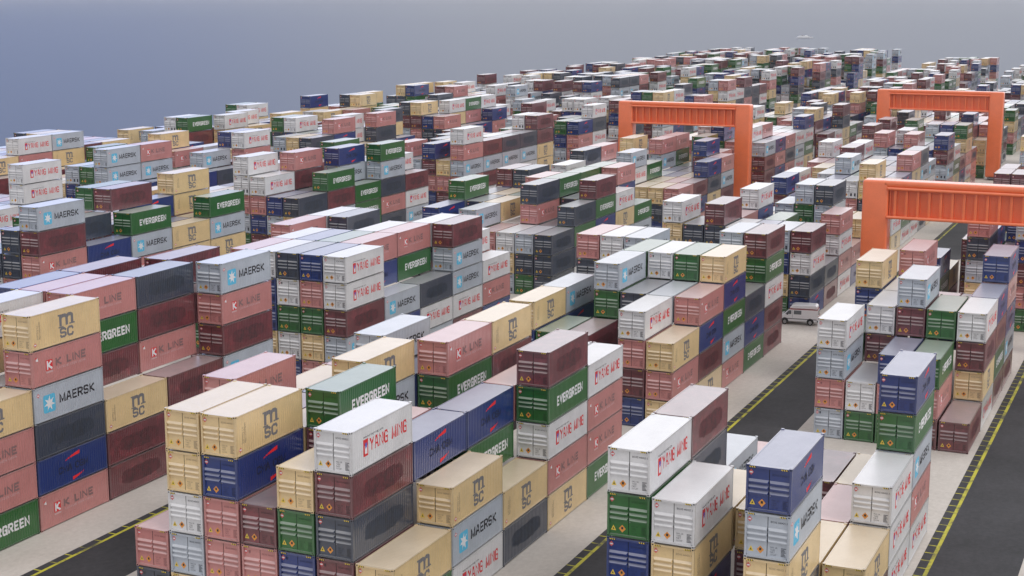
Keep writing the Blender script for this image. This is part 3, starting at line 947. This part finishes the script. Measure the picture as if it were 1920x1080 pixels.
# ------------------------------------------------------------------ gantry cranes
CRANE = paint('crane_orange', (0.86, 0.175, 0.050), rough=0.5, var=0.06, dirt=0.12, dust_skylight=0.06)
def rounded_box(name, a, b, r, mat):
    bm = bmesh.new()
    bmesh.ops.create_cube(bm, size=1)
    for v in bm.verts:
        v.co = Vector([a[i] + (v.co[i] + .5) * (b[i] - a[i]) for i in range(3)])
    bmesh.ops.bevel(bm, geom=list(bm.edges), offset=r, segments=4, profile=0.5, affect='EDGES')
    me = bpy.data.meshes.new(name); bm.to_mesh(me); bm.free(); me.materials.append(mat)
    me.polygons.foreach_set('use_smooth', [True] * len(me.polygons)); me.set_sharp_from_angle(angle=math.radians(50))
    return me
def tube(mb, a, b, r, n=10):
    a, b = Vector(a), Vector(b); d = (b - a).normalized(); u = d.orthogonal().normalized(); w = d.cross(u)
    A = [a + r * (math.cos(t) * u + math.sin(t) * w) for t in [2 * math.pi * i / n for i in range(n)]]
    B = [p + (b - a) for p in A]
    for i in range(n): mb.poly([A[i], A[(i + 1) % n], B[(i + 1) % n], B[i]])
    mb.poly(A[::-1]); mb.poly(B)
def crane(x, yr, yl, label, zt=17.5):
    """front face at x, right foot outer side yr, left foot outer side yl"""
    D, LW, GH = 2.25, 2.75, 4.0
    wd = yl - yr; root = empty('gantry_crane', (x, yr, 0)); tag(root, label, 'gantry crane', 'orange gantry cranes over the stacks')
    zj = zt - GH
    for y0 in (0, wd - LW):
        lg = link('leg', rounded_box('leg', (0, y0, .55), (D, y0 + LW, zt), .28, CRANE), root)
        mb = MB(); mb.box((-.5, y0 + .5, .25), (D + .5, y0 + LW - .5, .56)); bg = link('bogie', mb.mesh('bogie', [GREYP]), lg)
        for xw in (-.2, D * .33, D * .66, D + .2):
            mb = MB(); tube(mb, (xw, y0 + .9, .31), (xw, y0 + LW - .9, .31), .30, 14); link('wheel', mb.mesh('wheel', [BLACK]), lg)
    ya, yb = LW - .05, wd - LW + .05
    link('girder', rounded_box('girder', (.0, ya - .6, zt - .72), (D, yb + .6, zt - .003), .27, CRANE), root)
    mb = MB()
    mb.box((.62, ya, zj + .2), (D - .62, yb, zt - .68)); mb.box((.10, ya, zj), (D - .10, yb, zj + .22))
    n = 15
    for s in (0, 1):
        for i in range(n):
            yc = ya + .75 + (yb - ya - 1.5) * i / (n - 1)
            xs = (.16, .63) if s == 0 else (D - .63, D - .16)
            mb.box((xs[0], yc - .13, zj + .22), (xs[1], yc + .13, zt - .70))
        for yc in (ya + .22, yb - .22):
            xs = (.36, .63) if s == 0 else (D - .63, D - .36)
            mb.box((xs[0], yc - .05, zj + .22), (xs[1], yc + .05, zt - .70))
    link('web', mb.mesh('web', [CRANE]), root)
    for zz in (zj + .16, zt - .82):
        for xx in (-.02, D + .02):
            mb = MB(); tube(mb, (xx, ya - .02, zz), (xx, yb + .02, zz), .17); me = mb.mesh('rail_tube', [CRANE], True); link('rail_tube', me, root)
    return root
crane(262.8, 72.5, 97.1, 'orange gantry crane in the middle, its foot standing behind a stack of cream containers')
crane(316.9, 36.2, 61.0, 'farthest orange gantry crane at the right, small against the distant stacks')
crane(162.1, 9.0, 32.3, 'nearest orange gantry crane cut by the right edge of the photo')

# ------------------------------------------------------------------ white van at the end of the stacks
VANW = paint('van_white', (0.78, 0.78, 0.80), rough=0.3, var=0.05, dirt=0.15, dust_skylight=0.1)
GLASS = flat('dark_glass', (0.13, 0.14, 0.155), 0.15); TYRE = flat('tyre_rubber', (0.012, 0.012, 0.013), 0.85); RIM = flat('wheel_rim', (0.35, 0.35, 0.36), 0.35, 0.8)
PLAST = flat('dark_bumper', (0.03, 0.03, 0.033), 0.6); LAMP = flat('lamp_glass', (0.6, 0.6, 0.58), 0.1); TAIL = flat('tail_lamp', (0.35, 0.015, 0.015), 0.2)
def prism(name, prof, w, mat, bevel=0.06, y0=None):
    """profile in (x, z) extruded across y and bevelled"""
    bm = bmesh.new(); a = -w / 2 if y0 is None else y0
    A = [bm.verts.new((x, a, z)) for x, z in prof]; B = [bm.verts.new((x, a + w, z)) for x, z in prof]
    n = len(prof); bm.faces.new(A); bm.faces.new(B[::-1])
    for i in range(n): bm.faces.new((A[i], B[i], B[(i + 1) % n], A[(i + 1) % n]))
    bmesh.ops.recalc_face_normals(bm, faces=bm.faces)
    if bevel: bmesh.ops.bevel(bm, geom=list(bm.edges), offset=bevel, segments=2, profile=0.5, affect='EDGES')
    me = bpy.data.meshes.new(name); bm.to_mesh(me); bm.free(); me.materials.append(mat); return me
def van(x, y, rz):
    """van pointing along its own +x, 4.6 m long"""
    r = empty('van', (x, y, 0), rz); r.scale = (.98, 1.0, 1.10); tag(r, 'white high-roofed van with a red stripe parked beside the maroon containers', 'van')
    body = link('body', prism('body', [(-2.3, .38), (2.25, .38), (2.32, .62), (2.28, .92), (1.62, 1.08), (.98, 1.62), (-2.26, 1.66), (-2.34, .9)], 1.74, VANW, .07), r)
    link('roof', prism('roof', [(-2.22, 1.68), (.96, 1.66), (.72, 2.0), (.40, 2.10), (-2.0, 2.12), (-2.2, 1.98)], 1.64, VANW, .09), r)
    link('roof_stripe', prism('roof_stripe', [(-2.285, 1.635), (1.01, 1.62), (.985, 1.66), (-2.275, 1.675)], 1.77, TAIL, .01), r)
    for s in (-1, 1):
        ys = s * .874
        def win(pts, nm='window', mat=GLASS, e=.012):
            mb = MB(); q = [(a, ys + s * e, b) for a, b in pts]; q2 = [(a, ys, b) for a, b in pts]
            mb.poly(q if s < 0 else q[::-1]); n = len(q)
            for i in range(n): mb.poly([q[i], q[(i + 1) % n], q2[(i + 1) % n], q2[i]])
            return link(nm, mb.mesh(nm, [mat]), r)
        win([(.72, 1.12), (1.42, 1.12), (1.02, 1.50), (.72, 1.52)]); win([(-.42, 1.12), (.44, 1.12), (.44, 1.52), (-.42, 1.52)])
        win([(-2.0, 1.10), (-.62, 1.10), (-.62, 1.54), (-2.0, 1.54)], 'panel', VANW, .008)
        win([(-2.2, .62), (1.2, .62), (1.2, .68), (-2.2, .68)], 'side_trim', PLAST, .02)
        win([(.60, .72), (.60, 1.56), (.58, 1.56), (.58, .72)], 'door_seam', PLAST, .004)
        for xw in (-1.45, 1.45):
            mb = MB(); tube(mb, (xw, ys - s * .20, .31), (xw, ys + s * .012, .31), .31, 18); wl = link('wheel', mb.mesh('tyre', [TYRE], False), r)
            mb = MB(); tube(mb, (xw, ys, .31), (xw, ys + s * .022, .31), .19, 14); link('rim', mb.mesh('rim', [RIM]), wl)
            mb = MB(); mb.add([(xw + .42 * math.cos(t), ys + s * .004, .33 + .42 * math.sin(t)) for t in [math.pi * i / 10 for i in range(11)]], [tuple(range(11))]); link('wheel_arch', mb.mesh('wheel_arch', [PLAST]), r)
        mb = MB(); mb.box((1.10, ys + s * .02 - .05, 1.06), (1.24, ys + s * .02 + .09 * s + .06, 1.24)); link('mirror', mb.mesh('mirror', [PLAST]), r)
        mb = MB(); mb.box((2.20, s * .62 - .16, .68), (2.335, s * .62 + .16, .84)); link('headlight', mb.mesh('headlight', [LAMP]), r)
        mb = MB(); mb.box((-2.36, s * .78 - .06, .75), (-2.28, s * .78 + .06, 1.05)); link('tail_light', mb.mesh('tail_light', [TAIL]), r)
    mb = MB(); mb.poly([(1.615, -.72, 1.105), (1.615, .72, 1.105), (1.02, .66, 1.60), (1.02, -.66, 1.60)]); link('windscreen', mb.mesh('windscreen', [GLASS]), r)
    mb = MB(); mb.poly([(-2.345, .66, 1.08), (-2.345, -.66, 1.08), (-2.315, -.64, 1.52), (-2.315, .64, 1.52)]); link('rear_window', mb.mesh('rear_window', [GLASS]), r)
    link('front_bumper', prism('front_bumper', [(2.12, .34), (2.42, .36), (2.42, .58), (2.12, .60)], 1.78, PLAST, .04), r)
    link('rear_bumper', prism('rear_bumper', [(-2.45, .38), (-2.2, .36), (-2.2, .60), (-2.45, .58)], 1.78, PLAST, .04), r)
van(168.3, 40.1, math.radians(97))

# ------------------------------------------------------------------ ship far out
SHIPW = flat('ship_white', (0.85, 0.85, 0.86), 0.4)
def ship(x, y, rz, s):
    r = empty('ship', (x, y, -2.6), rz); tag(r, 'small white passenger ship far out on the grey sea', 'ship')
    bm = bmesh.new(); secs = []
    for t in (-1, -.8, 0, .55, .85, 1.0):
        w = {-1: .78, -.8: .9, 0: 1, .55: .9, .85: .45, 1.0: .03}[t]; z = 1.35 + .5 * max(0, t) ** 2; xo = t * 7 + (0.8 if t == 1.0 else 0)
        secs.append([bm.verts.new((xo, -1.7 * w, z)), bm.verts.new((t * 6.8, -1.3 * w, -.4)), bm.verts.new((t * 6.8, 1.3 * w, -.4)), bm.verts.new((xo, 1.7 * w, z))])
    for a, b in zip(secs[:-1], secs[1:]):
        for i in range(4): bm.faces.new((a[i], a[(i + 1) % 4], b[(i + 1) % 4], b[i]))
    bm.faces.new(secs[0][::-1]); bm.faces.new(secs[-1]); bmesh.ops.recalc_face_normals(bm, faces=bm.faces)
    me = bpy.data.meshes.new('hull'); bm.to_mesh(me); bm.free(); me.materials.append(SHIPW); hull = link('hull', me, r); hull.scale = (s, s, s * .62)
    def pt(nm, prof, w, mat, bev=.08): o = link(nm, prism(nm, prof, w, mat, bev), r); o.scale = (s, s, s * .62); return o
    pt('lower_deck', [(-6.2, 1.3), (4.6, 1.3), (3.9, 2.4), (-6.2, 2.4)], 2.7, SHIPW)
    pt('window_band', [(-5.8, 1.75), (4.15, 1.75), (3.95, 2.05), (-5.8, 2.05)], 2.73, GLASS, 0)
    pt('upper_deck', [(-5.2, 2.4), (3.2, 2.4), (2.4, 3.3), (-4.9, 3.3)], 2.3, SHIPW)
    pt('bridge', [(.4, 3.3), (2.2, 3.3), (1.8, 4.0), (.5, 4.0)], 1.9, SHIPW)
    pt('funnel', [(-2.6, 3.3), (-1.3, 3.3), (-1.6, 4.6), (-2.6, 4.6)], .9, GREYP)
    pt('mast', [(-.1, 3.3), (.12, 3.3), (.05, 5.6), (-.03, 5.6)], .15, GREYP, 0)
ship(1323, 318.7, math.radians(-62), 1.0)

# ------------------------------------------------------------------ daylight
GAP0, GAP1, CLOUD, AHEAD, GAIN = 0.45, 0.80, 7.2, math.radians(12), 1.75
SUN_EL, SUN_AZ = math.radians(48), math.radians(-112)     # azimuth of the sun in the ground plane, from +x towards +y
sd = Vector((math.cos(SUN_EL) * math.cos(SUN_AZ), math.cos(SUN_EL) * math.sin(SUN_AZ), math.sin(SUN_EL)))
sun_d = bpy.data.lights.new('sun', 'SUN'); sun_d.energy = 1.05; sun_d.angle = math.radians(18); sun_d.color = (1.0, 0.965, 0.92)
sun = bpy.data.objects.new('sun', sun_d); COL.objects.link(sun); sun.rotation_euler = (-sd).to_track_quat('-Z', 'Y').to_euler()
wd = bpy.data.worlds.new('World'); scene.world = wd; wd.use_nodes = True
nt = wd.node_tree; N, K = nt.nodes, nt.links; bg = N['Background']
sky = N.new('ShaderNodeTexSky'); sky.sky_type = 'NISHITA'; sky.sun_disc = False
sky.sun_elevation = SUN_EL; sky.sun_rotation = math.pi / 2 - SUN_AZ; sky.air_density = 1.0; sky.dust_density = 2.0; sky.ozone_density = 1.0
tc = N.new('ShaderNodeTexCoord')
# thin bright overcast; a clear blue gap in the clouds to the left of the view
sep = N.new('ShaderNodeSeparateXYZ'); K.new(tc.outputs['Generated'], sep.inputs[0])
at = N.new('ShaderNodeMath'); at.operation = 'ARCTAN2'; K.new(sep.outputs['Y'], at.inputs[0]); K.new(sep.outputs['X'], at.inputs[1])
nz = N.new('ShaderNodeTexNoise'); nz.inputs['Scale'].default_value = 2.6; nz.inputs['Detail'].default_value = 4
K.new(tc.outputs['Generated'], nz.inputs['Vector'])
wob = N.new('ShaderNodeMath'); wob.operation = 'MULTIPLY_ADD'; K.new(nz.outputs['Fac'], wob.inputs[0]); wob.inputs[1].default_value = 0.10; K.new(at.outputs[0], wob.inputs[2])
mr = N.new('ShaderNodeMapRange'); mr.interpolation_type = 'SMOOTHSTEP'; mr.inputs[1].default_value = GAP0; mr.inputs[2].default_value = GAP1
mr.inputs[3].default_value = 1.0; mr.inputs[4].default_value = 0.0; K.new(wob.outputs[0], mr.inputs[0])
hi = N.new('ShaderNodeMapRange'); hi.interpolation_type = 'SMOOTHSTEP'; hi.inputs[1].default_value = 0.16; hi.inputs[2].default_value = 0.44; K.new(sep.outputs['Z'], hi.inputs[0])
m2 = N.new('ShaderNodeMapRange'); m2.interpolation_type = 'SMOOTHSTEP'; m2.inputs[1].default_value = 1.1; m2.inputs[2].default_value = 1.5; K.new(wob.outputs[0], m2.inputs[0])
fm = N.new('ShaderNodeMath'); fm.operation = 'MAXIMUM'; K.new(mr.outputs[0], fm.inputs[0]); K.new(m2.outputs[0], fm.inputs[1])
fa = N.new('ShaderNodeMath'); fa.operation = 'MAXIMUM'; K.new(fm.outputs[0], fa.inputs[0]); K.new(hi.outputs[0], fa.inputs[1])
cl = N.new('ShaderNodeMapRange'); cl.inputs[1].default_value = 0.3; cl.inputs[2].default_value = 0.7; cl.inputs[3].default_value = CLOUD * 0.9; cl.inputs[4].default_value = CLOUD * 1.1
K.new(nz.outputs['Fac'], cl.inputs[0])
dp = N.new('ShaderNodeVectorMath'); dp.operation = 'DOT_PRODUCT'; K.new(tc.outputs['Generated'], dp.inputs[0]); dp.inputs[1].default_value = (math.cos(AHEAD), math.sin(AHEAD), 0.06)
ah = N.new('ShaderNodeMapRange'); ah.interpolation_type = 'SMOOTHSTEP'; ah.inputs[1].default_value = 0.30; ah.inputs[2].default_value = 0.97; ah.inputs[3].default_value = 1.0; ah.inputs[4].default_value = GAIN; K.new(dp.outputs['Value'], ah.inputs[0])
am = N.new('ShaderNodeMath'); am.operation = 'MULTIPLY'; K.new(cl.outputs[0], am.inputs[0]); K.new(ah.outputs[0], am.inputs[1])
cc = N.new('ShaderNodeVectorMath'); cc.operation = 'SCALE'; cc.inputs[0].default_value = (0.985, 0.985, 1.03); K.new(am.outputs[0], cc.inputs['Scale'])
clr = N.new('ShaderNodeMix'); clr.data_type = 'RGBA'; clr.inputs['Factor'].default_value = 0.75; clr.inputs['B'].default_value = (3.1, 5.6, 15.5, 1); K.new(sky.outputs[0], clr.inputs['A'])
mx = N.new('ShaderNodeMix'); mx.data_type = 'RGBA'
K.new(fa.outputs[0], mx.inputs['Factor']); K.new(clr.outputs['Result'], mx.inputs['A']); K.new(cc.outputs[0], mx.inputs['B'])
K.new(mx.outputs['Result'], bg.inputs['Color']); bg.inputs['Strength'].default_value = 0.12

# ------------------------------------------------------------------ haze
HAZE = 0.00007
if HAZE:
    mt = bpy.data.materials.new('haze'); mt.use_nodes = True; nt = mt.node_tree; nt.nodes.clear()
    out = nt.nodes.new('ShaderNodeOutputMaterial'); pv = nt.nodes.new('ShaderNodeVolumePrincipled')
    pv.inputs['Color'].default_value = (0.9, 0.92, 0.96, 1); pv.inputs['Density'].default_value = HAZE
    nt.links.new(pv.outputs[0], out.inputs['Volume'])
    mb = MB(); mb.box((-4100, -9100, -8), (14100, 14100, 45)); tag(link('haze', mb.mesh('haze', [mt])), kind='stuff')

scene.view_settings.view_transform = 'Standard'; scene.view_settings.look = 'None'; scene.view_settings.exposure = 0.0; scene.view_settings.gamma = 1.0
